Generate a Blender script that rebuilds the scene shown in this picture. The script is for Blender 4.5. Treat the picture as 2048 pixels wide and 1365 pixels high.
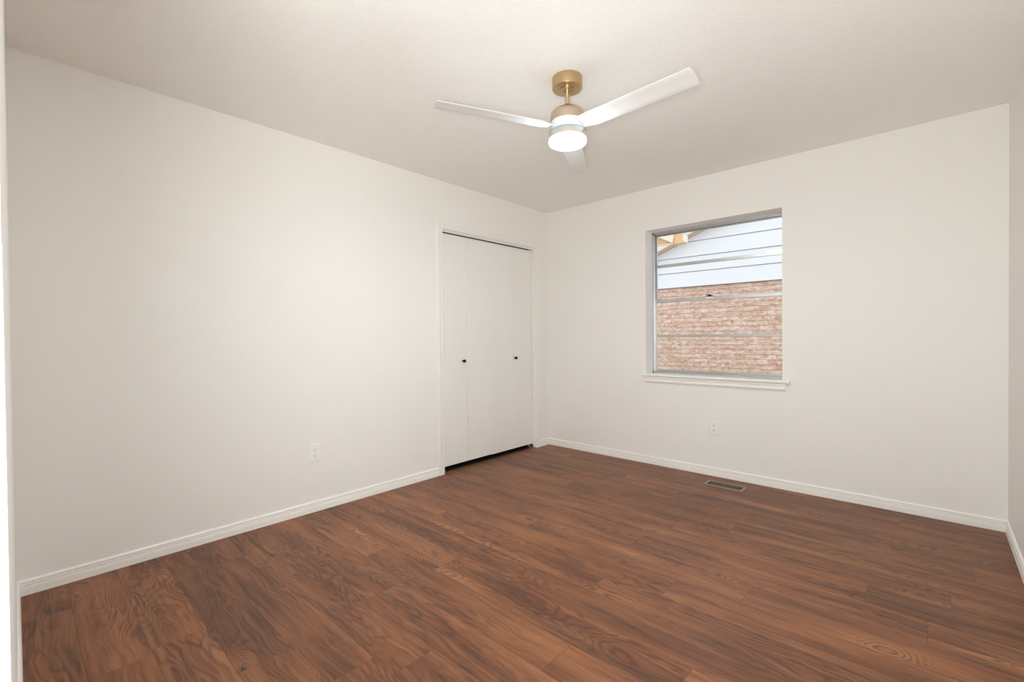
import bpy, bmesh, math, random
from mathutils import Vector, Matrix
PI = math.pi
S = bpy.context.scene
for o in list(bpy.data.objects):
    bpy.data.objects.remove(o, do_unlink=True)

# ------------------------------------------------------------ camera, sky, exposure
W, L, H = 3.319, 3.834, 2.44            # room: x 0..W, y -L..0, z 0..H
YAW, PITCH, ROLL = -0.74363, -0.01086, -0.00874
CAM = Vector((3.00697, -3.82891, 1.14251))
F_PX = 917.79

fwd = Vector((math.sin(YAW)*math.cos(PITCH), math.cos(YAW)*math.cos(PITCH), math.sin(PITCH)))
rgt = Vector((math.cos(YAW), -math.sin(YAW), 0))
up = rgt.cross(fwd)
r2 = rgt*math.cos(ROLL) + up*math.sin(ROLL)
u2 = -rgt*math.sin(ROLL) + up*math.cos(ROLL)
cd = bpy.data.cameras.new('camera')
cd.sensor_width = 36.0
cd.lens = 36.0*F_PX/2048
cd.shift_y = 1.2/2048
cd.clip_start = 0.01
cd.clip_end = 200
cam = bpy.data.objects.new('camera', cd)
S.collection.objects.link(cam)
m = Matrix((r2, u2, -fwd)).transposed().to_4x4()
m.translation = CAM
cam.matrix_world = m
S.camera = cam

S.view_settings.view_transform = 'Standard'
S.view_settings.look = 'None'
S.view_settings.gamma = 1
S.view_settings.use_curve_mapping = False
S.view_settings.exposure = 0.0

SKY = 2.0
LAMP = 182.0         # lens face
RIM = 42.0          # edge-lit rim of the lens
HALL_FILL = 2.0  # added overhead fill in the hall
DOOR_FILL = 50.0  # added fill aimed through the doorway
wd = bpy.data.worlds.new('overcast_sky')
S.world = wd
wd.use_nodes = True
bg = wd.node_tree.nodes['Background']
bg.inputs[0].default_value = (0.88, 0.94, 1.0, 1)
bg.inputs[1].default_value = SKY

S.cycles.max_bounces = 14
S.cycles.diffuse_bounces = 12
S.cycles.glossy_bounces = 4
S.cycles.transparent_max_bounces = 12
S.cycles.sample_clamp_indirect = 8

# unseen fill lights added in the hall: one overhead, one aimed through the doorway
def hall_fill(name, kind, power, size, loc, aim=(0, 0, -1), col=(0.95, 0.985, 1.0)):
    d = bpy.data.lights.new(name, kind)
    d.energy = power
    d.color = col
    d.shape = 'DISK'; d.size = size
    o = bpy.data.objects.new(name, d)
    o.location = loc
    o.rotation_euler = Vector(aim).to_track_quat('-Z', 'Y').to_euler()
    S.collection.objects.link(o)
hall_fill('hall_fill_top', 'AREA', HALL_FILL, 0.35, (2.85, -4.9, 2.36))
hall_fill('hall_fill_door', 'AREA', DOOR_FILL, 0.30, (3.05, -4.03, 1.08), (-0.42, 0.62, 0.72), (0.962, 0.985, 0.965))

# ------------------------------------------------------------ helpers
def link(name, me, mat=None, parent=None):
    o = bpy.data.objects.new(name, me)
    S.collection.objects.link(o)
    if mat is not None and me is not None:
        for mm in (mat if isinstance(mat, (list, tuple)) else [mat]):
            me.materials.append(mm)
    if parent is not None:
        o.parent = parent
    return o

def tag(o, label=None, cat=None, group=None, kind=None):
    if label: o['label'] = label
    if cat: o['category'] = cat
    if group: o['group'] = group
    if kind: o['kind'] = kind
    return o

def empty(name, loc=(0, 0, 0), parent=None):
    o = bpy.data.objects.new(name, None)
    o.empty_display_size = 0.05
    o.location = loc
    S.collection.objects.link(o)
    if parent: o.parent = parent
    return o

class MB:
    def __init__(s): s.bm = bmesh.new()
    def box(s, a, b, bev=0.0, seg=2, mi=0):
        x0, y0, z0 = (min(a[i], b[i]) for i in range(3)); x1, y1, z1 = (max(a[i], b[i]) for i in range(3))
        t = bmesh.new()
        v = [t.verts.new(p) for p in ((x0,y0,z0),(x1,y0,z0),(x1,y1,z0),(x0,y1,z0),(x0,y0,z1),(x1,y0,z1),(x1,y1,z1),(x0,y1,z1))]
        for f in ((0,3,2,1),(4,5,6,7),(0,1,5,4),(1,2,6,5),(2,3,7,6),(3,0,4,7)):
            t.faces.new([v[i] for i in f])
        if bev > 0:
            bmesh.ops.bevel(t, geom=t.edges[:], offset=bev, segments=seg, profile=0.5, affect='EDGES')
        for f in t.faces: f.material_index = mi
        s.merge(t); return s
    def merge(s, t):
        me = bpy.data.meshes.new('tmp'); t.to_mesh(me); t.free()
        s.bm.from_mesh(me); bpy.data.meshes.remove(me)
    def prism(s, pts, d):
        """closed polygon pts (3D) extruded by vector d"""
        a = [s.bm.verts.new(Vector(p)) for p in pts]
        b = [s.bm.verts.new(Vector(p)+Vector(d)) for p in pts]
        n = len(pts)
        s.bm.faces.new(a); s.bm.faces.new(b[::-1])
        for i in range(n):
            s.bm.faces.new((a[i], b[i], b[(i+1) % n], a[(i+1) % n]))
        return s
    def lathe(s, prof, n=48, c=(0,0,0), axis='z', smooth=True):
        """prof: list of (r, h). r==0 closes to a point."""
        rings = []
        for r, h in prof:
            if r < 1e-7:
                P = {'z': (0,0,h), 'x': (h,0,0), 'y': (0,h,0)}[axis]
                rings.append([s.bm.verts.new(Vector(c)+Vector(P))])
            else:
                ring = []
                for i in range(n):
                    a = 2*PI*i/n; q, w = r*math.cos(a), r*math.sin(a)
                    P = {'z': (q,w,h), 'x': (h,q,w), 'y': (w,h,q)}[axis]
                    ring.append(s.bm.verts.new(Vector(c)+Vector(P)))
                rings.append(ring)
        for A, B in zip(rings, rings[1:]):
            if len(A) == 1 and len(B) == 1: continue
            for i in range(n):
                j = (i+1) % n
                if len(A) == 1: f = s.bm.faces.new((A[0], B[j], B[i]))
                elif len(B) == 1: f = s.bm.faces.new((A[i], A[j], B[0]))
                else: f = s.bm.faces.new((A[i], A[j], B[j], B[i]))
                f.smooth = smooth
        return s
    def build(s, name, mat, parent=None, smooth_angle=None):
        bmesh.ops.recalc_face_normals(s.bm, faces=s.bm.faces[:])
        me = bpy.data.meshes.new(name)
        s.bm.to_mesh(me); s.bm.free()
        if smooth_angle is not None:
            for p in me.polygons: p.use_smooth = True
            try: me.set_sharp_from_angle(angle=smooth_angle)
            except Exception: pass
        return link(name, me, mat, parent)

# ------------------------------------------------------------ materials
class NT:
    def __init__(s, name):
        s.m = bpy.data.materials.new(name); s.m.use_nodes = True
        s.t = s.m.node_tree; s.b = s.t.nodes['Principled BSDF']; s.out = s.t.nodes['Material Output']
    def n(s, typ, **kw):
        nd = s.t.nodes.new(typ)
        for k, v in kw.items():
            setattr(nd, k, v)
        return nd
    def l(s, a, b): s.t.links.new(a, b)
    def math(s, op, a, b=None, c=None, clamp=False):
        nd = s.n('ShaderNodeMath', operation=op, use_clamp=clamp)
        for i, x in enumerate((a, b, c)):
            if x is None: continue
            if isinstance(x, (int, float)): nd.inputs[i].default_value = x
            else: s.l(x, nd.inputs[i])
        return nd.outputs[0]
    def noise(s, vec, scale, detail=2, rough=0.5, dist=0.0):
        nd = s.n('ShaderNodeTexNoise')
        nd.inputs['Scale'].default_value = scale; nd.inputs['Detail'].default_value = detail
        nd.inputs['Roughness'].default_value = rough; nd.inputs['Distortion'].default_value = dist
        if vec is not None: s.l(vec, nd.inputs['Vector'])
        return nd.outputs['Fac'], nd.outputs['Color']
    def ramp(s, fac, stops, interp='LINEAR'):
        nd = s.n('ShaderNodeValToRGB'); cr = nd.color_ramp; cr.interpolation = interp
        while len(cr.elements) < len(stops): cr.elements.new(0.5)
        for e, (p, c) in zip(cr.elements, stops):
            e.position = p; e.color = (c[0], c[1], c[2], 1) if len(c) == 3 else c
        s.l(fac, nd.inputs[0]); return nd.outputs[0]
    def mix(s, fac, a, b, blend='MIX'):
        nd = s.n('ShaderNodeMix', data_type='RGBA', blend_type=blend)
        if isinstance(fac, (int, float)): nd.inputs[0].default_value = fac
        else: s.l(fac, nd.inputs[0])
        for i, x in ((6, a), (7, b)):
            if isinstance(x, tuple): nd.inputs[i].default_value = (*x[:3], 1)
            else: s.l(x, nd.inputs[i])
        return nd.outputs[2]
    def bump(s, h, strength, dist=0.002):
        nd = s.n('ShaderNodeBump'); nd.inputs['Strength'].default_value = strength
        nd.inputs['Distance'].default_value = dist
        s.l(h, nd.inputs['Height']); s.l(nd.outputs[0], s.b.inputs['Normal']); return nd
    def coord(s):
        return s.n('ShaderNodeTexCoord').outputs['Object']

def lin(c):
    return tuple(((x/255)/12.92 if x/255 <= .04045 else ((x/255+.055)/1.055)**2.4) for x in c)

def paint(name, col, rough=0.5, tex=0.0, tscale=150, var=0.015, dist=0.001):
    k = NT(name); co = k.coord()
    f, _ = k.noise(co, 1.3, 3)
    c = k.mix(k.math('MULTIPLY', f, 1.0), tuple(x*(1-var) for x in col), tuple(min(1, x*(1+var)) for x in col))
    k.l(c, k.b.inputs['Base Color']); k.b.inputs['Roughness'].default_value = rough
    if tex > 0:
        h, _ = k.noise(co, tscale, 3, 0.55)
        k.bump(h, tex, dist)
    return k.m

def metal(name, col, rough, aniso=0.0, brush=0.0):
    k = NT(name); k.b.inputs['Metallic'].default_value = 1.0
    co = k.coord()
    mp = k.n('ShaderNodeMapping'); mp.inputs['Scale'].default_value = (40, 40, 900) if brush else (8, 8, 8)
    k.l(co, mp.inputs[0])
    f, _ = k.noise(mp.outputs[0], 1.0, 3)
    c = k.mix(f, tuple(x*0.86 for x in col), tuple(min(1, x*1.1) for x in col))
    k.l(c, k.b.inputs['Base Color']); k.b.inputs['Roughness'].default_value = rough
    if brush: k.bump(f, brush, 0.0005)
    return k.m

WALLC = (0.868, 0.858, 0.832)
M_wall = paint('wall_paint', WALLC, 0.55, 0.12, 220, 0.012, 0.0006)
M_trim = paint('trim_paint', (0.90, 0.89, 0.865), 0.38, 0.03, 60, 0.012)
M_door = paint('door_paint', (0.866, 0.856, 0.830), 0.42, 0.05, 90, 0.012)
M_reveal = paint('window_reveal_paint', (0.92, 0.92, 0.915), 0.45, 0.05, 150)
M_plate = paint('white_plastic', (0.90, 0.90, 0.89), 0.3, 0, var=0.01)
M_slot_shade = paint('slot_shade_black', (0.006, 0.006, 0.006), 0.8)  # also stands in for shade in the duct and around the closet doors
M_black = metal('black_metal', (0.03, 0.028, 0.026), 0.35)
M_dark = paint('closet_dark', (0.05, 0.045, 0.04), 0.8)
M_brass = metal('antique_brass', (0.60, 0.44, 0.25), 0.30, brush=0.08)
M_nickel = metal('champagne_nickel', (0.66, 0.53, 0.40), 0.32, brush=0.08)
M_alu = metal('mill_aluminium', (0.62, 0.63, 0.63), 0.36)
M_alud = metal('aluminium_track', (0.33, 0.34, 0.35), 0.45)
M_zinc = metal('zinc', (0.45, 0.46, 0.47), 0.4)
M_white = paint('fan_white', (0.80, 0.80, 0.80), 0.4, 0, var=0.008)
M_band = paint('band_blue', (0.16, 0.36, 0.66), 0.35, 0, var=0.02)
M_vent = metal('vent_tan', (0.36, 0.29, 0.22), 0.42)

# ceiling: sprayed texture
def ceiling_mat():
    k = NT('sprayed_ceiling'); co = k.coord()
    f, _ = k.noise(co, 0.9, 2)
    k.l(k.mix(f, (0.925, 0.920, 0.900), (0.935, 0.930, 0.910)), k.b.inputs['Base Color'])
    k.b.inputs['Roughness'].default_value = 0.75
    a, _ = k.noise(co, 130, 3, 0.6, 0.4)
    b, _ = k.noise(co, 48, 2, 0.5)
    h = k.math('ADD', k.math('MULTIPLY', a, 0.8), k.math('MULTIPLY', b, 0.5))
    k.bump(k.ramp(h, [(0.45, (0,0,0)), (0.8, (1,1,1))]), 0.42, 0.003)
    return k.m
M_ceil = ceiling_mat()

# plank floor
PWID = 0.1755
def floor_mat():
    k = NT('wood_plank_floor')
    uv = k.n('ShaderNodeUVMap', uv_map='plank').outputs[0]          # metres within the plank
    at = k.n('ShaderNodeAttribute', attribute_name='seed')
    sv = at.outputs['Vector']
    sp = k.n('ShaderNodeSeparateXYZ'); k.l(uv, sp.inputs[0])
    ss = k.n('ShaderNodeSeparateXYZ'); k.l(sv, ss.inputs[0])
    px, py = sp.outputs[0], sp.outputs[1]
    # per plank offset
    off = k.n('ShaderNodeVectorMath', operation='SCALE'); k.l(sv, off.inputs[0]); off.inputs['Scale'].default_value = 37.0
    base = k.n('ShaderNodeVectorMath', operation='ADD'); k.l(uv, base.inputs[0]); k.l(off.outputs[0], base.inputs[1])
    P = base.outputs[0]
    def mapped(sx, sy, src=P):
        mp = k.n('ShaderNodeMapping'); mp.inputs['Scale'].default_value = (sx, sy, 1); k.l(src, mp.inputs[0]); return mp.outputs[0]
    # waviness
    _, wc = k.noise(mapped(2.4, 5.0), 1.0, 3, 0.5)
    wv = k.n('ShaderNodeVectorMath', operation='SUBTRACT'); k.l(wc, wv.inputs[0]); wv.inputs[1].default_value = (0.5, 0.5, 0.5)
    ws = k.n('ShaderNodeVectorMath', operation='MULTIPLY'); k.l(wv.outputs[0], ws.inputs[0]); ws.inputs[1].default_value = (0.16, 0.075, 0)
    Q = k.n('ShaderNodeVectorMath', operation='ADD'); k.l(P, Q.inputs[0]); k.l(ws.outputs[0], Q.inputs[1]); Q = Q.outputs[0]
    # knots
    vo = k.n('ShaderNodeTexVoronoi', feature='F1'); vo.inputs['Scale'].default_value = 1.0
    k.l(mapped(2.3, 5.6, Q), vo.inputs['Vector']); vo.inputs['Randomness'].default_value = 1.0
    kd = vo.outputs['Distance']
    vs = k.n('ShaderNodeSeparateColor'); k.l(vo.outputs['Color'], vs.inputs[0])
    pick = k.math('GREATER_THAN', vs.outputs[0], 0.52)
    kn = k.math('MULTIPLY', pick, k.math('POWER', 2.718, k.math('MULTIPLY', k.math('MULTIPLY', kd, kd), -16.0)))
    core = k.math('MULTIPLY', pick, k.math('POWER', 2.718, k.math('MULTIPLY', k.math('MULTIPLY', kd, kd), -190.0)))
    # tone field stretched along the plank
    t1, _ = k.noise(mapped(0.9, 8.5, Q), 1.0, 6, 0.62)
    field = k.math('ADD', t1, k.math('MULTIPLY', kn, 0.32))
    # growth rings = contours of the field
    fr, _ = k.noise(mapped(1.3, 6.0, Q), 1.0, 2, 0.45)
    fr = k.math('ADD', fr, k.math('MULTIPLY', kn, 0.30))
    g0, _ = k.noise(mapped(5, 34, Q), 1.0, 4, 0.65)
    ring = k.math('SINE', k.math('ADD', k.math('MULTIPLY', fr, 150.0), k.math('MULTIPLY', g0, 7.0)))
    ring = k.math('POWER', k.math('MULTIPLY', k.math('ADD', ring, 1.0), 0.5), 2.2)
    rm, _ = k.noise(mapped(1.6, 4.0), 1.0, 2)
    rmask = k.ramp(k.math('ADD', rm, k.math('MULTIPLY', kn, 0.35)), [(0.42, (0,0,0)), (0.58, (1,1,1))])
    # fine fibres
    g1, _ = k.noise(mapped(7, 210, Q), 1.0, 3, 0.6)
    g2, _ = k.noise(mapped(2.2, 60, Q), 1.0, 3, 0.6)
    # dark streaks
    d1, _ = k.noise(mapped(1.3, 21, Q), 1.0, 6, 0.66, 0.3)
    streak = k.ramp(d1, [(0.54, (0,0,0)), (0.66, (1,1,1))])
    col = k.ramp(field, [(0.26, (0.075, 0.0250, 0.0120)), (0.42, (0.170, 0.0580, 0.0220)), (0.54, (0.250, 0.0890, 0.0325)), (0.74, (0.370, 0.1520, 0.0600))])
    # plank to plank tone
    pt = k.math('ADD', 0.86, k.math('MULTIPLY', ss.outputs[1], 0.30))
    ptc = k.n('ShaderNodeCombineXYZ')
    for i in range(3): k.l(pt, ptc.inputs[i])
    col = k.mix(1.0, col, ptc.outputs[0], 'MULTIPLY')
    dk = (0.048, 0.0170, 0.0098)
    col = k.mix(k.math('MULTIPLY', streak, 0.62), col, dk)
    col = k.mix(k.math('MULTIPLY', k.math('MULTIPLY', ring, rmask), 0.66), col, dk)
    col = k.mix(k.math('MULTIPLY', k.ramp(g1, [(0.42, (0,0,0)), (0.66, (1,1,1))]), 0.36), col, dk)
    col = k.mix(k.math('MULTIPLY', k.ramp(g2, [(0.45, (0,0,0)), (0.68, (1,1,1))]), 0.32), col, (0.33, 0.155, 0.07))
    col = k.mix(k.math('MULTIPLY', core, 0.85), col, (0.025, 0.012, 0.010))
    # joints between planks
    ex = k.math('MINIMUM', px, k.math('SUBTRACT', 1.2, px))
    ey = k.math('MINIMUM', py, k.math('SUBTRACT', PWID, py))
    e = k.math('MINIMUM', ex, ey)
    jl = k.ramp(k.math('MULTIPLY', e, 400.0), [(0.25, (1,1,1)), (0.55, (0,0,0))])
    col = k.mix(k.math('MULTIPLY', jl, 0.55), col, (0.03, 0.014, 0.010))
    k.l(col, k.b.inputs['Base Color'])
    rr = k.math('ADD', 0.37, k.math('MULTIPLY', g1, 0.12))
    k.l(rr, k.b.inputs['Roughness'])
    k.b.inputs['Specular IOR Level'].default_value = 0.42
    hh = k.math('SUBTRACT', k.math('MULTIPLY', g1, 0.25), k.math('MULTIPLY', jl, 1.0))
    k.bump(hh, 0.25, 0.001)
    return k.m
M_floor = floor_mat()

def brick_mat():
    k = NT('mottled_brick'); co = k.coord()
    sp = k.n('ShaderNodeSeparateXYZ'); k.l(co, sp.inputs[0])
    cb = k.n('ShaderNodeCombineXYZ'); k.l(sp.outputs[0], cb.inputs[0]); zz = k.math('ADD', sp.outputs[2], 0.0500); k.l(zz, cb.inputs[1])
    fr = k.math('FRACT', k.math('DIVIDE', zz, 0.0686))
    hl_ = k.ramp(k.math('MINIMUM', fr, k.math('SUBTRACT', 1.0, fr)), [(0.025, (1,1,1)), (0.065, (0,0,0))])
    br = k.n('ShaderNodeTexBrick'); k.l(cb.outputs[0], br.inputs['Vector'])
    br.inputs['Scale'].default_value = 1.0; br.inputs['Brick Width'].default_value = 0.203; br.inputs['Row Height'].default_value = 0.0686
    br.inputs['Mortar Size'].default_value = 0.0034; br.inputs['Mortar Smooth'].default_value = 0.2; br.inputs['Bias'].default_value = 0.0
    br.inputs['Color1'].default_value = (*lin((190, 160, 140)), 1); br.inputs['Color2'].default_value = (*lin((208, 188, 174)), 1)
    br.inputs['Mortar'].default_value = (*lin((205, 172, 156)), 1)
    mp = k.n('ShaderNodeMapping'); mp.inputs['Scale'].default_value = (8, 20, 1); k.l(cb.outputs[0], mp.inputs[0])
    a, _ = k.noise(mp.outputs[0], 1.0, 4, 0.65, 0.6)
    mp2 = k.n('ShaderNodeMapping'); mp2.inputs['Scale'].default_value = (17, 26, 1); k.l(cb.outputs[0], mp2.inputs[0])
    b, _ = k.noise(mp2.outputs[0], 1.0, 4, 0.7, 0.4)
    c = k.mix(k.ramp(a, [(0.42, (0,0,0)), (0.62, (.75,.75,.75))]), br.outputs['Color'], lin((164, 128, 100)))
    c = k.mix(k.ramp(b, [(0.52, (0,0,0)), (0.66, (.8,.8,.8))]), c, lin((222, 208, 200)))
    c = k.mix(k.ramp(b, [(0.30, (.6,.6,.6)), (0.42, (0,0,0))]), c, lin((140, 92, 70)))
    c = k.mix(k.math('MULTIPLY', br.outputs['Fac'], 0.30), c, lin((166, 104, 78)))
    c = k.mix(k.math('MULTIPLY', hl_, 0.85), c, lin((150, 104, 80)))
    k.l(c, k.b.inputs['Base Color']); k.b.inputs['Roughness'].default_value = 0.85
    k.bump(k.math('SUBTRACT', k.math('MULTIPLY', a, 0.3), br.outputs['Fac']), 0.5, 0.004)
    return k.m
M_brick = brick_mat()

def siding_mat():
    k = NT('painted_siding'); co = k.coord()
    mp = k.n('ShaderNodeMapping'); mp.inputs['Scale'].default_value = (3, 3, 90); k.l(co, mp.inputs[0])
    a, _ = k.noise(mp.outputs[0], 1.0, 4, 0.6)
    s1, _ = k.noise(co, 7.0, 3, 0.6)
    c = k.mix(a, (0.61, 0.63, 0.655), (0.68, 0.70, 0.725))
    c = k.mix(k.ramp(s1, [(0.66, (0,0,0)), (0.78, (.25,.25,.25))]), c, (0.55, 0.5, 0.46))
    k.l(c, k.b.inputs['Base Color']); k.b.inputs['Roughness'].default_value = 0.6
    k.bump(a, 0.25, 0.002)
    return k.m
M_siding = siding_mat()
M_joint = paint('siding_gap_brown', lin((130, 92, 74)), 0.8)
M_eave_shade = paint('tan_shaded_eave', lin((222, 182, 140)), 0.6, 0.1, 60, 0.05)  # darker eave tone: shade of the faces put into the colour
M_eave_lit = paint('cream_lit_eave', lin((236, 222, 204)), 0.6, 0.1, 60, 0.04)  # lighter eave tone: light on the faces put into the colour
M_rake = paint('rake_board_paint', lin((205, 194, 184)), 0.6, 0.1, 60, 0.03)
M_soffit = paint('rake_soffit_paint', lin((196, 166, 142)), 0.6, 0.1, 60, 0.03)
M_roof = paint('roof_shingle', lin((110, 100, 92)), 0.9, 0.6, 80, 0.2, 0.005)
M_ground = paint('side_yard_ground', lin((200, 196, 186)), 0.95, 0.5, 40, 0.25, 0.01)

def glass_mat():
    k = NT('window_pane_glass')
    tr = k.n('ShaderNodeBsdfTransparent'); tr.inputs[0].default_value = (1.0, 1.0, 1.0, 1)
    gl = k.n('ShaderNodeBsdfGlossy'); gl.inputs['Roughness'].default_value = 0.02
    lw = k.n('ShaderNodeFresnel'); lw.inputs[0].default_value = 1.45
    mx = k.n('ShaderNodeMixShader'); k.l(lw.outputs[0], mx.inputs[0]); k.l(tr.outputs[0], mx.inputs[1]); k.l(gl.outputs[0], mx.inputs[2])
    k.l(mx.outputs[0], k.out.inputs[0]); return k.m
M_glass = glass_mat()

def lens_mat():
    k = NT('lit_diffuser')
    k.b.inputs['Base Color'].default_value = (0.95, 0.95, 0.95, 1)
    k.b.inputs['Emission Color'].default_value = (0.885, 0.985, 1.03, 1)
    g = k.n('ShaderNodeNewGeometry'); sp = k.n('ShaderNodeSeparateXYZ'); k.l(g.outputs['True Normal'], sp.inputs[0])
    face = k.math('MULTIPLY', sp.outputs[2], -1.0, clamp=True)     # 1 on the flat face, 0 on the rim
    st_ = k.math('ADD', RIM, k.math('MULTIPLY', face, LAMP-RIM))
    k.l(st_, k.b.inputs['Emission Strength'])
    return k.m
M_lens = lens_mat()

# ------------------------------------------------------------ room shell
TW = 0.20
CL0, CL1, CLH = -1.409, -0.205, 2.045          # closet opening (y, y, top)
WX0, WX1, WZ0, WZ1 = 1.108, 2.189, 0.803, 2.077  # window opening
DX0, DX1, DH = 2.498, 3.262, 2.05              # doorway of the near wall

# floor: one mesh, a face per plank
joints = {0:2.60,1:2.855,2:2.365,3:2.84,4:3.146,5:2.13,6:3.06,7:2.787,8:2.99,9:2.40,10:2.127,11:1.862,12:1.549,13:2.399,14:2.02,15:1.182,16:1.66,17:0.336,18:1.26,19:0.89,20:0.92,21:1.5}
def build_floor():
    bm = bmesh.new(); uvl = bm.loops.layers.uv.new('plank'); cl = bm.loops.layers.float_color.new('seed')
    rnd = random.Random(11)
    XA, XB, YA, YB = -0.80, 3.70, -5.60, 0.0
    row = 0; y1 = -0.165 + PWID
    while y1 > YA:
        y0 = y1 - PWID
        ph = joints.get(row, rnd.random()*1.2)
        x = ph
        while x > XA: x -= 1.2
        while x < XB:
            xa, xb = max(x, XA), min(x+1.2, XB); ya, yb = max(y0, YA), min(y1, YB)
            if xb > xa and yb > ya:
                vs = [bm.verts.new(p) for p in ((xa,ya,0),(xb,ya,0),(xb,yb,0),(xa,yb,0))]
                f = bm.faces.new(vs)
                sd = (rnd.random(), rnd.random(), rnd.random(), 1)
                for lp in f.loops:
                    c = lp.vert.co
                    lp[uvl].uv = (c.x-x, c.y-y0); lp[cl] = sd
            x += 1.2
        y1 = y0; row += 1
    # body under the boards
    t = bmesh.new()
    me = bpy.data.meshes.new('floor'); bm.to_mesh(me); bm.free(); t.free()
    o = link('floor', me, M_floor)
    return tag(o, 'reddish brown wood plank floor', kind='structure')
build_floor()

def st(name, mb, mat, label=None, sm=None):
    return tag(mb.build(name, mat, smooth_angle=sm), label, kind='structure')

st('ceiling', MB().box((-0.8, -5.6, H), (W+0.4, TW, H+0.15)), M_ceil, 'off-white sprayed texture ceiling')
w = MB()
w.box((-0.12, -L-0.115, 0), (0, CL0, H)); w.box((-0.12, CL1, 0), (0, TW, H)); w.box((-0.12, CL0, CLH), (0, CL1, H))
st('wall_left', w, M_wall, 'cream wall with the closet')
w = MB()
w.box((0, 0, 0), (WX0, TW, H)); w.box((WX1, 0, 0), (W+0.12, TW, H)); w.box((WX0, 0, 0), (WX1, TW, WZ0-0.024)); w.box((WX0, 0, WZ1), (WX1, TW, H))
st('wall_back', w, M_wall, 'cream wall with the window')
st('wall_right', MB().box((W, -5.6, 0), (W+0.12, 0, H)), M_wall, 'cream wall at the right edge')
w = MB()
w.box((0, -L-0.115, 0), (DX0-0.018, -L, H)); w.box((DX1+0.018, -L-0.115, 0), (W, -L, H)); w.box((DX0-0.018, -L-0.115, DH+0.018), (DX1+0.018, -L, H))
st('wall_front', w, M_wall, 'cream wall with the doorway')
# hall beyond the doorway
st('wall_hall', MB().box((1.75, -5.6, 0), (1.85, -L-0.115, H)).box((1.75, -5.7, 0), (W+0.12, -5.6, H)), M_wall)
# closet inside
c = MB().box((-0.80, CL0-0.35, 0), (-0.72, CL1+0.2, H)).box((-0.72, CL0-0.35, 0), (-0.12, CL0-0.30, H)).box((-0.72, CL1+0.15, 0), (-0.12, CL1+0.20, H))
st('wall_closet', c, M_dark)
st('closet_floor_shade', MB().box((-0.72, CL0-0.30, 0.0002), (-0.040, CL1+0.15, 0.0016)), M_slot_shade, 'closet floor blackened for the shade under the doors')  # black slab stands in for the shade below the closet doors

# window reveal lining
rv = MB()
rv.box((WX0-0.001, -0.0005, WZ0), (WX0+0.003, 0.135, WZ1)).box((WX1-0.003, -0.0005, WZ0), (WX1+0.001, 0.135, WZ1)).box((WX0, -0.0005, WZ1-0.003), (WX1, 0.135, WZ1+0.001))
st('trim_1', rv, M_reveal, 'white painted lining of the window recess')

# baseboards: moulded profile swept with mitred corners
BH, BT = 0.068, 0.012
prof = [(0, 0), (BT, 0), (BT, 0.0130), (BT-0.0032, 0.0138), (BT-0.0032, 0.0152), (BT-0.0004, 0.0165), (BT-0.0008, 0.030), (BT-0.0022, 0.0385),
        (BT-0.0068, 0.0415), (BT-0.0068, 0.0430), (BT-0.0022, 0.0450), (BT-0.0022, 0.0490), (BT-0.0064, 0.0515), (BT-0.0064, 0.0530),
        (BT-0.0026, 0.0555), (BT-0.0026, 0.0610), (BT-0.0050, 0.0655), (BT-0.0085, BH), (0, BH)]
def baseboard(name, wallfn, s0, s1, m0, m1, label):
    """wallfn(s, d, z) -> point; m0/m1: mitre (+1 inner corner) at the ends"""
    b = MB()
    A = [b.bm.verts.new(wallfn(s0 + (d if m0 else 0), d, z)) for d, z in prof]
    B = [b.bm.verts.new(wallfn(s1 - (d if m1 else 0), d, z)) for d, z in prof]
    n = len(prof)
    for i in range(n):
        b.bm.faces.new((A[i], A[(i+1) % n], B[(i+1) % n], B[i]))
    b.bm.faces.new(A[::-1]); b.bm.faces.new(B)
    return st(name, b, M_trim, label)
baseboard('baseboard_left', lambda s, d, z: (d, -s, z), 1.466, L, 0, 1, 'white moulded baseboard along the closet wall')
baseboard('baseboard_corner', lambda s, d, z: (d, -s, z), 0, 0.148, 1, 0, 'short white baseboard between closet and corner')
baseboard('baseboard_back', lambda s, d, z: (s, -d, z), 0, W, 1, 1, 'white moulded baseboard under the window')
baseboard('baseboard_right', lambda s, d, z: (W-d, -s, z), 0, L, 1, 0, 'white moulded baseboard on the right wall')
baseboard('baseboard_front', lambda s, d, z: (s, -L+d, z), 0, 2.40, 1, 0, 'white baseboard at the left edge')

# closet casing: stepped profile, mitred
def casing(name, y0, y1, zt, x, wid, mat, label, floor_gap=0.0):
    """U shaped casing around an opening in the x=const wall (outer faces toward +x)"""
    cp = [(0, 0), (0, 0.009), (0.003, 0.0115), (0.010, 0.0115), (0.014, 0.0100), (0.036, 0.0135), (0.044, 0.0150), (0.052, 0.0150), (wid-0.001, 0.0125), (wid, 0)]
    b = MB(); secs = []
    for yy, zz, dy, dz in ((y0, 0.0, -1, 0), (y0, zt, -1, 1), (y1, zt, 1, 1), (y1, floor_gap, 1, 0)):
        secs.append([b.bm.verts.new((x+h, yy+dy*w_, zz+dz*w_)) for w_, h in cp])
    n = len(cp)
    for A, B in zip(secs, secs[1:]):
        for i in range(n):
            b.bm.faces.new((A[i], A[(i+1) % n], B[(i+1) % n], B[i]))
    b.bm.faces.new(secs[0]); b.bm.faces.new(secs[-1][::-1])
    return st(name, b, mat, label)
casing('trim_2', CL0, CL1, CLH, 0, 0.057, M_door, 'cream casing around the closet doors', 0.0)
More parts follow.
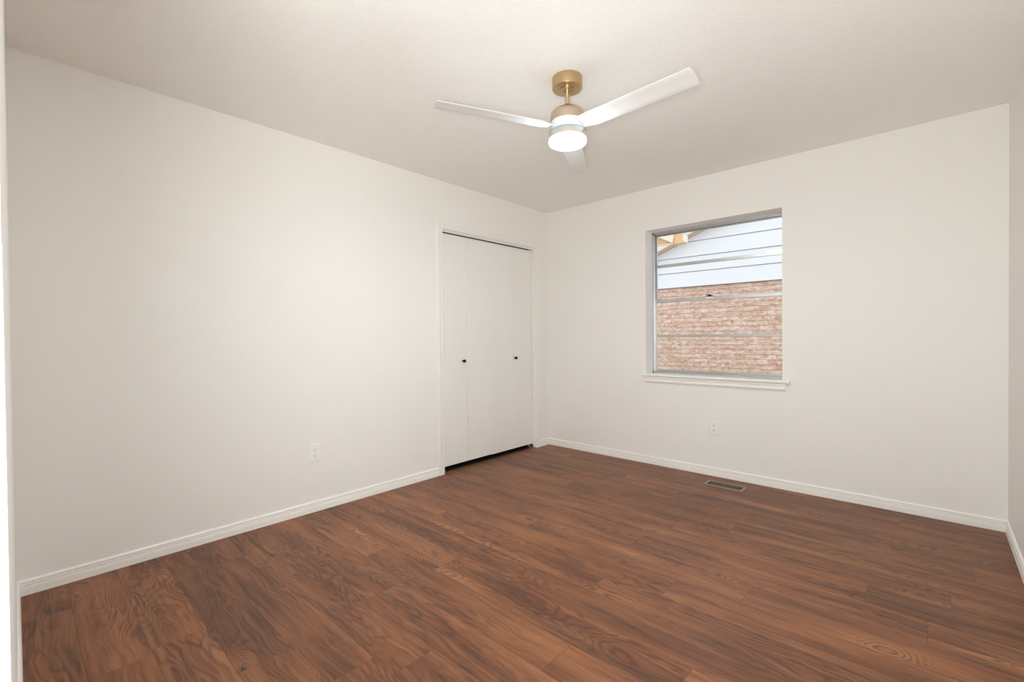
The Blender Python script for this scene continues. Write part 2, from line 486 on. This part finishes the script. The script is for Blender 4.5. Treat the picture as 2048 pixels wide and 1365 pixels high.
# closet jambs and head with door track
j = MB()
j.box((-0.12, CL0-0.001, 0), (0.0, CL0+0.004, CLH)).box((-0.12, CL1-0.004, 0.014), (0.0, CL1+0.001, CLH)).box((-0.034, CL0, CLH-0.006), (0.0, CL1, CLH+0.001))
j.box((-0.034, CL0+0.004, CLH-0.016), (-0.014, CL1-0.004, CLH-0.006))
st('trim_3', j, M_door, 'cream jamb lining of the closet opening')
st('door_head_shade', MB().box((-0.12, CL0+0.004, CLH-0.006), (-0.034, CL1-0.004, CLH+0.001)), M_slot_shade, 'black filler for the shade above the closet doors')  # black filler stands in for the shade in the gap over the doors

# ------------------------------------------------------------ closet bifold doors
XF = -0.045; DTH = 0.028
d1 = tag(empty('door_1', (XF, (CL0+CL1)/2, 0)), 'closed cream bifold closet doors of four flat panels', kind='structure')
edges = [-1.4025, -1.1020, -0.8035, -0.5060, -0.2115]
ctr = (CL0+CL1)/2
def knob(parent, y, z):
    k = MB().lathe([(0, -0.0005), (0.0075, -0.0005), (0.0085, 0.002), (0.006, 0.005), (0.0052, 0.011), (0.0085, 0.014), (0.0130, 0.019), (0.0142, 0.024), (0.0125, 0.029), (0.007, 0.0318), (0, 0.0325)], 28, (0, y-ctr, z), 'x')
    tag(k.build('knob', M_black, parent, smooth_angle=0.7), 'round black knob')
for i in range(4):
    gp = (0.0012, 0.0014, 0.0007, 0.0005, 0.0016)
    a, b_ = edges[i]+gp[i], edges[i+1]-gp[i+1]
    zb = 0.040 if i < 2 else 0.0365
    zt = 2.0245 if i < 2 else 2.0238
    p = MB().box((-DTH, a-ctr, zb), (0, b_-ctr, zt), 0.0022, 2).build('door_panel', M_door, d1)
    if i == 0: knob(p, -1.152, 0.932)
    if i == 3: knob(p, -0.474, 0.932)
# small pivot guides in the head track
for yy in (-0.829, -0.795):
    MB().lathe([(0, 2.018), (0.003, 2.018), (0.003, 2.0285), (0, 2.0285)], 12, (-DTH/2, yy-ctr, 0)).build('pivot_pin', M_zinc, d1)
for yy, s in ((CL0+0.004, 1), (CL1-0.004, -1)):
    b = MB()
    b.box((-0.032, yy-ctr, 0.0006), (0.006, yy+s*0.050-ctr, 0.003)).box((-0.032, yy-ctr, 0.0006), (0.006, yy+s*0.0022-ctr, 0.030))
    b.lathe([(0, 0.003), (0.007, 0.003), (0.007, 0.010), (0.0035, 0.012), (0.0035, 0.042), (0, 0.042)], 16, (-0.014, yy+s*0.034-ctr, 0))
    tag(b.build('floor_pivot', M_zinc, d1), 'zinc floor pivot bracket')

# ------------------------------------------------------------ doorway jamb at the left edge (with hinge mortise)
HZ0, HZ1 = 1.215, 1.305
jb = MB()
jy0, jy1 = -L-0.117, -L+0.0005
jb.box((DX0-0.018, jy0, 0), (DX0, jy1, HZ0)).box((DX0-0.018, jy0, HZ1), (DX0, jy1, DH))
jb.box((DX0-0.018, jy0, HZ0), (DX0, jy1-0.032, HZ1)).box((DX0-0.018, jy1-0.032, HZ0), (DX0-0.004, jy1-0.004, HZ1))
jb.box((DX1, jy0, 0), (DX1+0.018, jy1, DH)).box((DX0-0.018, jy0, DH), (DX1+0.018, jy1, DH+0.018))
st('trim_4', jb, M_trim, 'white jamb of the entrance doorway, at the left edge')

# ------------------------------------------------------------ window
win = tag(empty('window_1', ((WX0+WX1)/2, 0.135, WZ0)), 'aluminium single-hung window in the recess', kind='structure')
O = Vector(win.location)
def wb(b, x0, y0, z0, x1, y1, z1, bev=0.0):
    return b.box((x0-O.x, y0-O.y, z0-O.z), (x1-O.x, y1-O.y, z1-O.z), bev)
fz0, fz1 = WZ0+0.002, WZ1-0.003
fx0, fx1 = WX0+0.003, WX1-0.003
f = MB()
wb(f, fx0, 0.135, fz0, fx0+0.012, 0.198, fz1); wb(f, fx1-0.012, 0.135, fz0, fx1, 0.198, fz1)
wb(f, fx0, 0.135, fz1-0.012, fx1, 0.198, fz1); wb(f, fx0, 0.135, fz0, fx1, 0.198, fz0+0.012)
# inner track fins
for yy in (0.150, 0.172):
    wb(f, fx0+0.012, yy, fz0+0.012, fx0+0.020, yy+0.002, fz1-0.012); wb(f, fx1-0.020, yy, fz0+0.012, fx1-0.012, yy+0.002, fz1-0.012)
    wb(f, fx0+0.012, yy, fz1-0.022, fx1-0.012, yy+0.002, fz1-0.012)
f.build('window_frame', M_alu, win)
def sash(name, z0, z1, y0, y1, st_w, top, bot, zmid, mid, lab):
    s = MB(); x0, x1 = fx0+0.0125, fx1-0.0125
    wb(s, x0, y0, z0, x0+st_w, y1, z1, 0.0015); wb(s, x1-st_w, y0, z0, x1, y1, z1, 0.0015)
    wb(s, x0+st_w, y0, z1-top, x1-st_w, y1, z1, 0.0015); wb(s, x0+st_w, y0, z0, x1-st_w, y1, z0+bot, 0.0015)
    wb(s, x0+st_w, y0, zmid-mid/2, x1-st_w, y1-0.004, zmid+mid/2, 0.0012)
    so = s.build(name, M_alu, win)
    tag(so, lab)
    for a, c_ in ((z0+bot, zmid-mid/2), (zmid+mid/2, z1-top)):
        ym = (y0+y1)/2
        g = MB(); wb(g, x0+st_w-0.001, ym-0.0015, a-0.001, x1-st_w+0.001, ym+0.0015, c_+0.001)
        g.build('pane', M_glass, so)
    return so
upper = sash('sash', 1.440, fz1-0.0125, 0.176, 0.192, 0.014, 0.018, 0.022, 1.770, 0.026, 'upper aluminium sash')
lower = sash('sash', fz0+0.0125, 1.468, 0.152, 0.170, 0.016, 0.030, 0.018, 1.136, 0.021, 'lower aluminium sash')
# sash lock
lx = 1.615
k = MB()
wb(k, lx-0.030, 0.146, 1.4685, lx+0.030, 0.172, 1.472, 0.001); wb(k, lx-0.008, 0.150, 1.472, lx+0.010, 0.168, 1.482, 0.003); wb(k, lx-0.028, 0.147, 1.476, lx+0.004, 0.155, 1.483, 0.002)
tag(k.build('sash_lock', M_black, lower), 'dark cam lock on the meeting rail')
k = MB(); wb(k, lx-0.035, 0.1495, 1.452, lx+0.030, 0.1522, 1.462, 0.001)
k.build('lock_plate', M_plate, lower)

# stool and apron
s = MB()
sx0, sx1 = 1.087, 2.234
s.prism([(sx0, -0.0005, 0.7815), (sx0, -0.026, 0.7815), (sx0, -0.031, 0.784), (sx0, -0.033, 0.7895), (sx0, -0.033, 0.7945), (sx0, -0.031, 0.800), (sx0, -0.026, 0.803), (sx0, -0.0005, 0.803)], (sx1-sx0, 0, 0))
s.box((WX0-0.0005, -0.001, 0.7795), (WX1+0.0005, 0.150, 0.803))
sill = st('window_sill', s, M_trim, 'white window stool below the window')
s = MB()
ax0, ax1 = 1.110, 2.205
s.prism([(ax0, -0.0003, 0.7815), (ax0, -0.014, 0.7815), (ax0, -0.014, 0.776), (ax0, -0.0165, 0.770), (ax0, -0.0165, 0.766), (ax0, -0.012, 0.762), (ax0, -0.0125, 0.748), (ax0, -0.0155, 0.743), (ax0, -0.0155, 0.736), (ax0, -0.010, 0.730), (ax0, -0.008, 0.724), (ax0, -0.0003, 0.724)], (ax1-ax0, 0, 0))
st('trim_5', s, M_trim, 'white moulded apron under the window stool')

# ------------------------------------------------------------ outlets
def outlet(loc, rot, label):
    """built facing -Y at the wall plane y=0"""
    r = tag(empty('wall_outlet', loc), label, 'outlet', 'duplex wall outlets')
    r.rotation_euler = (0, 0, rot)
    pw, ph = 0.0365, 0.0585
    b = MB(); t = bmesh.new()
    base = [(-pw, 0, -ph), (pw, 0, -ph), (pw, 0, ph), (-pw, 0, ph)]
    a = [t.verts.new(p) for p in base]; c = [t.verts.new((x*0.975, -0.003, z*0.985)) for x, y, z in base]; e = [t.verts.new((x*0.86, -0.0058, z*0.915)) for x, y, z in base]
    t.faces.new(a)
    for A, B in ((a, c), (c, e)):
        for i in range(4): t.faces.new((A[i], A[(i+1) % 4], B[(i+1) % 4], B[i]))
    t.faces.new(e[::-1]); b.merge(t)
    b.build('cover_plate', M_plate, r)
    for zc in (0.0195, -0.0195):
        b = MB(); t = bmesh.new(); pts = []
        for i in range(32):
            an = 2*PI*i/32; x = 0.0172*math.cos(an); z = max(-0.0138, min(0.0138, 0.0172*math.sin(an)))
            pts.append((x, z))
        A = [t.verts.new((x, -0.0055, z+zc)) for x, z in pts]; B = [t.verts.new((x, -0.0074, z+zc)) for x, z in pts]; C = [t.verts.new((x*.95, -0.0079, z*.95+zc)) for x, z in pts]
        for P_, Q_ in ((A, B), (B, C)):
            for i in range(32): t.faces.new((P_[i], P_[(i+1) % 32], Q_[(i+1) % 32], Q_[i]))
        t.faces.new(C[::-1]); b.merge(t)
        rc = b.build('receptacle', M_plate, r)
        for sx, hh in ((-0.0064, 0.0040), (0.0064, 0.0033)):
            MB().box((sx-0.0011, -0.0083, zc+0.0038-hh), (sx+0.0011, -0.0077, zc+0.0038+hh)).build('slot', M_slot_shade, rc)
        MB().lathe([(0, -0.0077), (0.0026, -0.0077), (0.0026, -0.0083), (0, -0.0083)], 14, (0, 0, zc-0.0072), 'y').build('ground_hole', M_slot_shade, rc)
    MB().lathe([(0, -0.0056), (0.0028, -0.0056), (0.0026, -0.0070), (0, -0.0073)], 16, (0, 0, 0), 'y').build('screw', M_plate, r)
    return r
outlet((1.699, 0, 0.391), 0, 'white duplex outlet on the wall below the window')
outlet((0, -2.493, 0.388), PI/2, 'white duplex outlet on the wall left of the closet')

# ------------------------------------------------------------ floor register
vr = tag(empty('floor_vent', (1.847, -0.2085, 0)), 'tan metal floor register with dark slots below the window', 'vent')
vx, vy = 0.1415, 0.0720
ox, oy = 0.1180, 0.0450
b = MB()
NS = 17; pitch = 2*ox/NS; bar = 0.0048
t = bmesh.new()
def ringq(o, i, zo, zi):
    A = [t.verts.new((sx*o[0], sy*o[1], zo)) for sx, sy in ((-1,-1),(1,-1),(1,1),(-1,1))]
    B = [t.verts.new((sx*i[0], sy*i[1], zi)) for sx, sy in ((-1,-1),(1,-1),(1,1),(-1,1))]
    for q in range(4): t.faces.new((A[q], A[(q+1) % 4], B[(q+1) % 4], B[q]))
ringq((vx, vy), (vx, vy), 0.0002, 0.0022); ringq((vx, vy), (vx-0.006, vy-0.006), 0.0022, 0.0050)
ringq((vx-0.006, vy-0.006), (ox, oy), 0.0050, 0.0046); ringq((ox, oy), (ox, oy), 0.0046, 0.0010)
b.merge(t)
b.build('flange', M_vent, vr)
b = MB()
for i in range(1, NS):
    x = -ox + i*pitch
    b.box((x-bar/2, -oy, 0.0012), (x+bar/2, oy, 0.0046))
b.build('grille', M_vent, vr)
tag(MB().box((-ox-0.001, -oy-0.001, 0.0006), (ox+0.001, oy+0.001, 0.0011)).build('duct_shade', M_slot_shade, vr), 'black sheet for the shade inside the duct')  # shallow duct: its shade is painted as a black sheet

# ------------------------------------------------------------ ceiling fan
FC = Vector((1.648, -1.925, 0))
fan = tag(empty('ceiling_fan', (FC.x, FC.y, H)), 'three blade white ceiling fan with brass canopy and lit round lamp', 'ceiling fan')
def fz(z): return z-H
def flathe(name, prof, mat, parent=fan, n=64, lab=None):
    o = MB().lathe([(r, fz(z)) for r, z in prof], n).build(name, mat, parent, smooth_angle=0.6)
    if lab: tag(o, lab)
    return o
can = flathe('canopy', [(0, 2.4395), (0.0745, 2.4395), (0.0750, 2.4385), (0.0750, 2.388), (0.0735, 2.3845), (0.071, 2.3838), (0, 2.3838)], M_brass)
flathe('canopy_ring', [(0, 2.3842), (0.0340, 2.3842), (0.0340, 2.3790), (0.0310, 2.3765), (0.0180, 2.3760), (0.0170, 2.3730), (0, 2.3730)], M_brass, can)
rod = flathe('downrod', [(0, 2.376), (0.0125, 2.376), (0.0125, 2.300), (0, 2.300)], M_nickel, n=32)
flathe('downrod_collar', [(0, 2.3060), (0.0150, 2.3060), (0.0185, 2.3020), (0.0225, 2.2900), (0.0240, 2.2790), (0, 2.2790)], M_brass, rod, 32)
flathe('motor_housing', [(0, 2.2800), (0.040, 2.2800), (0.064, 2.2775), (0.0765, 2.2700), (0.0825, 2.2590), (0.0845, 2.2480), (0.0845, 2.2180), (0, 2.2180)], M_nickel, lab='champagne brass motor cap')
hub = flathe('hub', [(0, 2.2182), (0.0825, 2.2182), (0.0825, 2.1680), (0.0, 2.1680)], M_white)
flathe('blue_band', [(0, 2.1682), (0.0925, 2.1682), (0.0925, 2.1655), (0, 2.1655)], M_band, lab='thin blue band above the lamp ring')  # narrow blue ring between hub and lamp ring
M_ring = metal('brushed_nickel', (0.78, 0.74, 0.69), 0.30, brush=0.05)
ringo = flathe('lamp_ring', [(0, 2.1657), (0.0915, 2.1657), (0.0920, 2.1645), (0.0920, 2.1340), (0, 2.1340)], M_ring)
lens = flathe('lamp_lens', [(0, 2.1342), (0.0895, 2.1342), (0.0935, 2.1320), (0.0950, 2.1270), (0.0950, 2.1190), (0.0920, 2.1120), (0.0830, 2.1070), (0.060, 2.1030), (0.030, 2.1015), (0, 2.1010)], M_lens, lab='glowing white lamp lens')

def blade(ang, R, pitch, ztip):
    """flat pitched blade, root curving into the hub"""
    t = bmesh.new(); n = 26; th = 0.0055
    ca, sa = math.cos(ang), math.sin(ang); d = Vector((ca, sa, 0)); q = Vector((-sa, ca, 0))
    rows = []
    for i in range(n+1):
        s = i/n; r = 0.064 + (R-0.064)*s
        # half widths: narrow throat near the hub then full width
        e = min(1, max(0, (r-0.080)/0.085)); e = e*e*(3-2*e)
        hw_l = 0.030 + 0.022*e + 0.003*s; hw_t = 0.044 + 0.008*e + 0.003*s
        pa = pitch*(1.5-0.5*e)
        z = 2.190 + (ztip-2.190)*s
        row = []
        for v in (-1.0, -0.94, -0.5, 0, 0.5, 0.94, 1.0):
            w_ = v*(hw_t if v < 0 else hw_l)
            rr = r
            if i == n: rr = r - 0.004*abs(v)**6
            camber = 0.0035*(1-v*v)
            P0 = d*rr + q*(w_*math.cos(pa)) + Vector((0, 0, z-H + w_*math.sin(pa) + camber))
            row.append(P0)
        rows.append(row)
    m_ = len(rows[0])
    T = [[t.verts.new(p+Vector((0, 0, th/2*(0.35 if c in (0, m_-1) else 1)))) for c, p in enumerate(r_)] for r_ in rows]
    B = [[t.verts.new(p-Vector((0, 0, th/2*(0.35 if c in (0, m_-1) else 1)))) for c, p in enumerate(r_)] for r_ in rows]
    for i in range(n):
        for c in range(m_-1):
            t.faces.new((T[i][c], T[i+1][c], T[i+1][c+1], T[i][c+1])); t.faces.new((B[i][c], B[i][c+1], B[i+1][c+1], B[i+1][c]))
        t.faces.new((T[i][0], B[i][0], B[i+1][0], T[i+1][0])); t.faces.new((T[i][-1], T[i+1][-1], B[i+1][-1], B[i][-1]))
    for i in (0, n):
        for c in range(m_-1): t.faces.new((T[i][c], T[i][c+1], B[i][c+1], B[i][c]))
    b = MB(); b.merge(t)
    return b.build('blade', M_white, fan, smooth_angle=0.7)
blade(math.radians(-121.7), 0.662, math.radians(-9.6), 2.226)
blade(math.radians(-1.5), 0.647, math.radians(-12.9), 2.194)
blade(math.radians(119.7), 0.70, math.radians(-9.1), 2.207)

# ------------------------------------------------------------ outside
tag(MB().box((-14, 0.21, -0.75), (14, 16, -0.60)).build('ground', M_ground), 'side yard ground between the houses', kind='structure')
NY = 3.2
nb = tag(empty('neighbouring_house', (0, NY, -0.6)), 'neighbouring house gable, white siding over pale brick, seen through the window', 'house')
def nbx(b, x0, y0, z0, x1, y1, z1): return b.box((x0, y0-NY, z0+0.6), (x1, y1-NY, z1+0.6))
SB = 1.885
APX, SL = 3.6, 0.405
def rz(x): return 2.396 + SL*(x+0.296) if x < APX else 2.396 + SL*(2*APX-x+0.296)
nbx(MB(), -1.35, NY+0.02, -0.6, 8.55, NY+4.0, SB).build('brick_wall', M_brick, nb)
b = MB(); EXPO = 0.2295
i = 0
while True:
    z0 = SB + i*EXPO; z1 = z0 + EXPO
    def xl(z): return (z-2.396)/SL - 0.296
    xa = max(-1.35, xl(z0)); xa2 = max(-1.35, xl(z1))
    if xa2 >= APX-0.05: break
    xb, xb2 = 2*APX-xa, 2*APX-xa2
    # wedge board: thick bottom, thin top
    f0, f1 = NY-0.020, NY-0.006
    V = [(xa, f0, z0), (xb, f0, z0), (xb2, f1, z1), (xa2, f1, z1), (xa, NY+0.03, z0), (xb, NY+0.03, z0), (xb2, NY+0.03, z1), (xa2, NY+0.03, z1)]
    vs = [b.bm.verts.new((p[0], p[1]-NY, p[2]+0.6)) for p in V]
    for fc in ((0,1,2,3),(7,6,5,4),(0,4,5,1),(3,2,6,7),(0,3,7,4),(1,5,6,2)): b.bm.faces.new([vs[q] for q in fc])
    i += 1
b.build('lap_siding', M_siding, nb)
b = MB(); 
for q in range(1, i):
    z = SB + q*EXPO; xa = max(-1.35, (z-2.396)/SL-0.296)
    nbx(b, xa, NY-0.0075, z-0.0075, 2*APX-xa, NY-0.004, z+0.001)
nbx(b, -1.35, NY-0.012, SB-0.008, 8.55, NY+0.02, SB+0.001)
tag(b.build('siding_gap', M_joint, nb), 'brown gap under each siding board')
# rake: soffit, barge board, roof deck
OV = 0.19
for side in (0, 1):
    def P(x, y, dz):
        xx = x if side == 0 else 2*APX-x
        return (xx, y-NY, rz(x)+dz+0.6)
    def slab(name, y0, y1, d0, d1, mat):
        b = MB(); xa, xb = -1.9, APX
        vs = [b.bm.verts.new(P(x, y, dz)) for x, y, dz in ((xa,y0,d0),(xb,y0,d0),(xb,y1,d0),(xa,y1,d0),(xa,y0,d1),(xb,y0,d1),(xb,y1,d1),(xa,y1,d1))]
        for fc in ((0,3,2,1),(4,5,6,7),(0,1,5,4),(1,2,6,5),(2,3,7,6),(3,0,4,7)): b.bm.faces.new([vs[q] for q in fc])
        return b.build(name, mat, nb)
    slab('rake_soffit', NY-OV, NY-0.02, 0.0, 0.012, M_soffit)
    slab('barge_board', NY-OV-0.02, NY-OV, -0.004, 0.072, M_rake)
    slab('roof', NY-OV-0.02, NY+4.2, 0.074, 0.10, M_roof)
# own eave corner beyond the window
ev = tag(empty('eave_corner', (0.6, 1.2, 2.2)), 'tan wooden eave corner and beam end at the top left of the window', 'eave')
E0 = Vector(ev.location)
def eb(b, x0, y0, z0, x1, y1, z1, bev=0.0): return b.box((x0-E0.x, y0-E0.y, z0-E0.z), (x1-E0.x, y1-E0.y, z1-E0.z), bev)
b = MB()
b.prism([Vector(p)-E0 for p in ((0.25, 1.22, 2.185), (0.845, 1.22, 2.176), (0.858, 1.22, 2.275), (0.845, 1.22, 2.33), (0.25, 1.22, 2.33))], (0, 0.03, 0))
b.build('fascia', M_eave_shade, ev)
b = MB()
b.prism([Vector(p)-E0 for p in ((0.25, 1.195, 2.177), (0.845, 1.195, 2.169), (0.845, 1.195, 2.176), (0.25, 1.195, 2.185))], (0, 0.05, 0))
b.build('drip_edge', M_eave_lit, ev)
b = MB()
b.prism([Vector(p)-E0 for p in ((0.640, 1.19, 2.287), (0.844, 1.19, 2.180), (0.860, 1.19, 2.268), (0.845, 1.19, 2.34), (0.640, 1.19, 2.32))], (0, 0.02, 0))
b.build('gusset', M_eave_lit, ev)
b = MB()
eb(b, 0.852, 1.215, 2.170, 0.956, 1.33, 2.268)
b.build('beam', M_eave_shade, ev)
b = MB(); eb(b, -0.60, 0.195, 2.30, 0.60, 1.225, 2.33)
b.build('soffit', M_eave_lit, ev)
b = MB(); eb(b, 0.956, 1.212, 2.182, 0.964, 1.335, 2.262, 0.002)
b.build('beam_end', M_eave_lit, ev)  # separate cap carries the lit tone of the beam's end face
b = MB()
b.prism([Vector(p)-E0 for p in ((0.845, 1.23, 2.262), (0.905, 1.23, 2.262), (0.850, 1.23, 2.40), (0.780, 1.23, 2.40))], (0, 0.05, 0))
b.build('brace', M_eave_shade, ev)
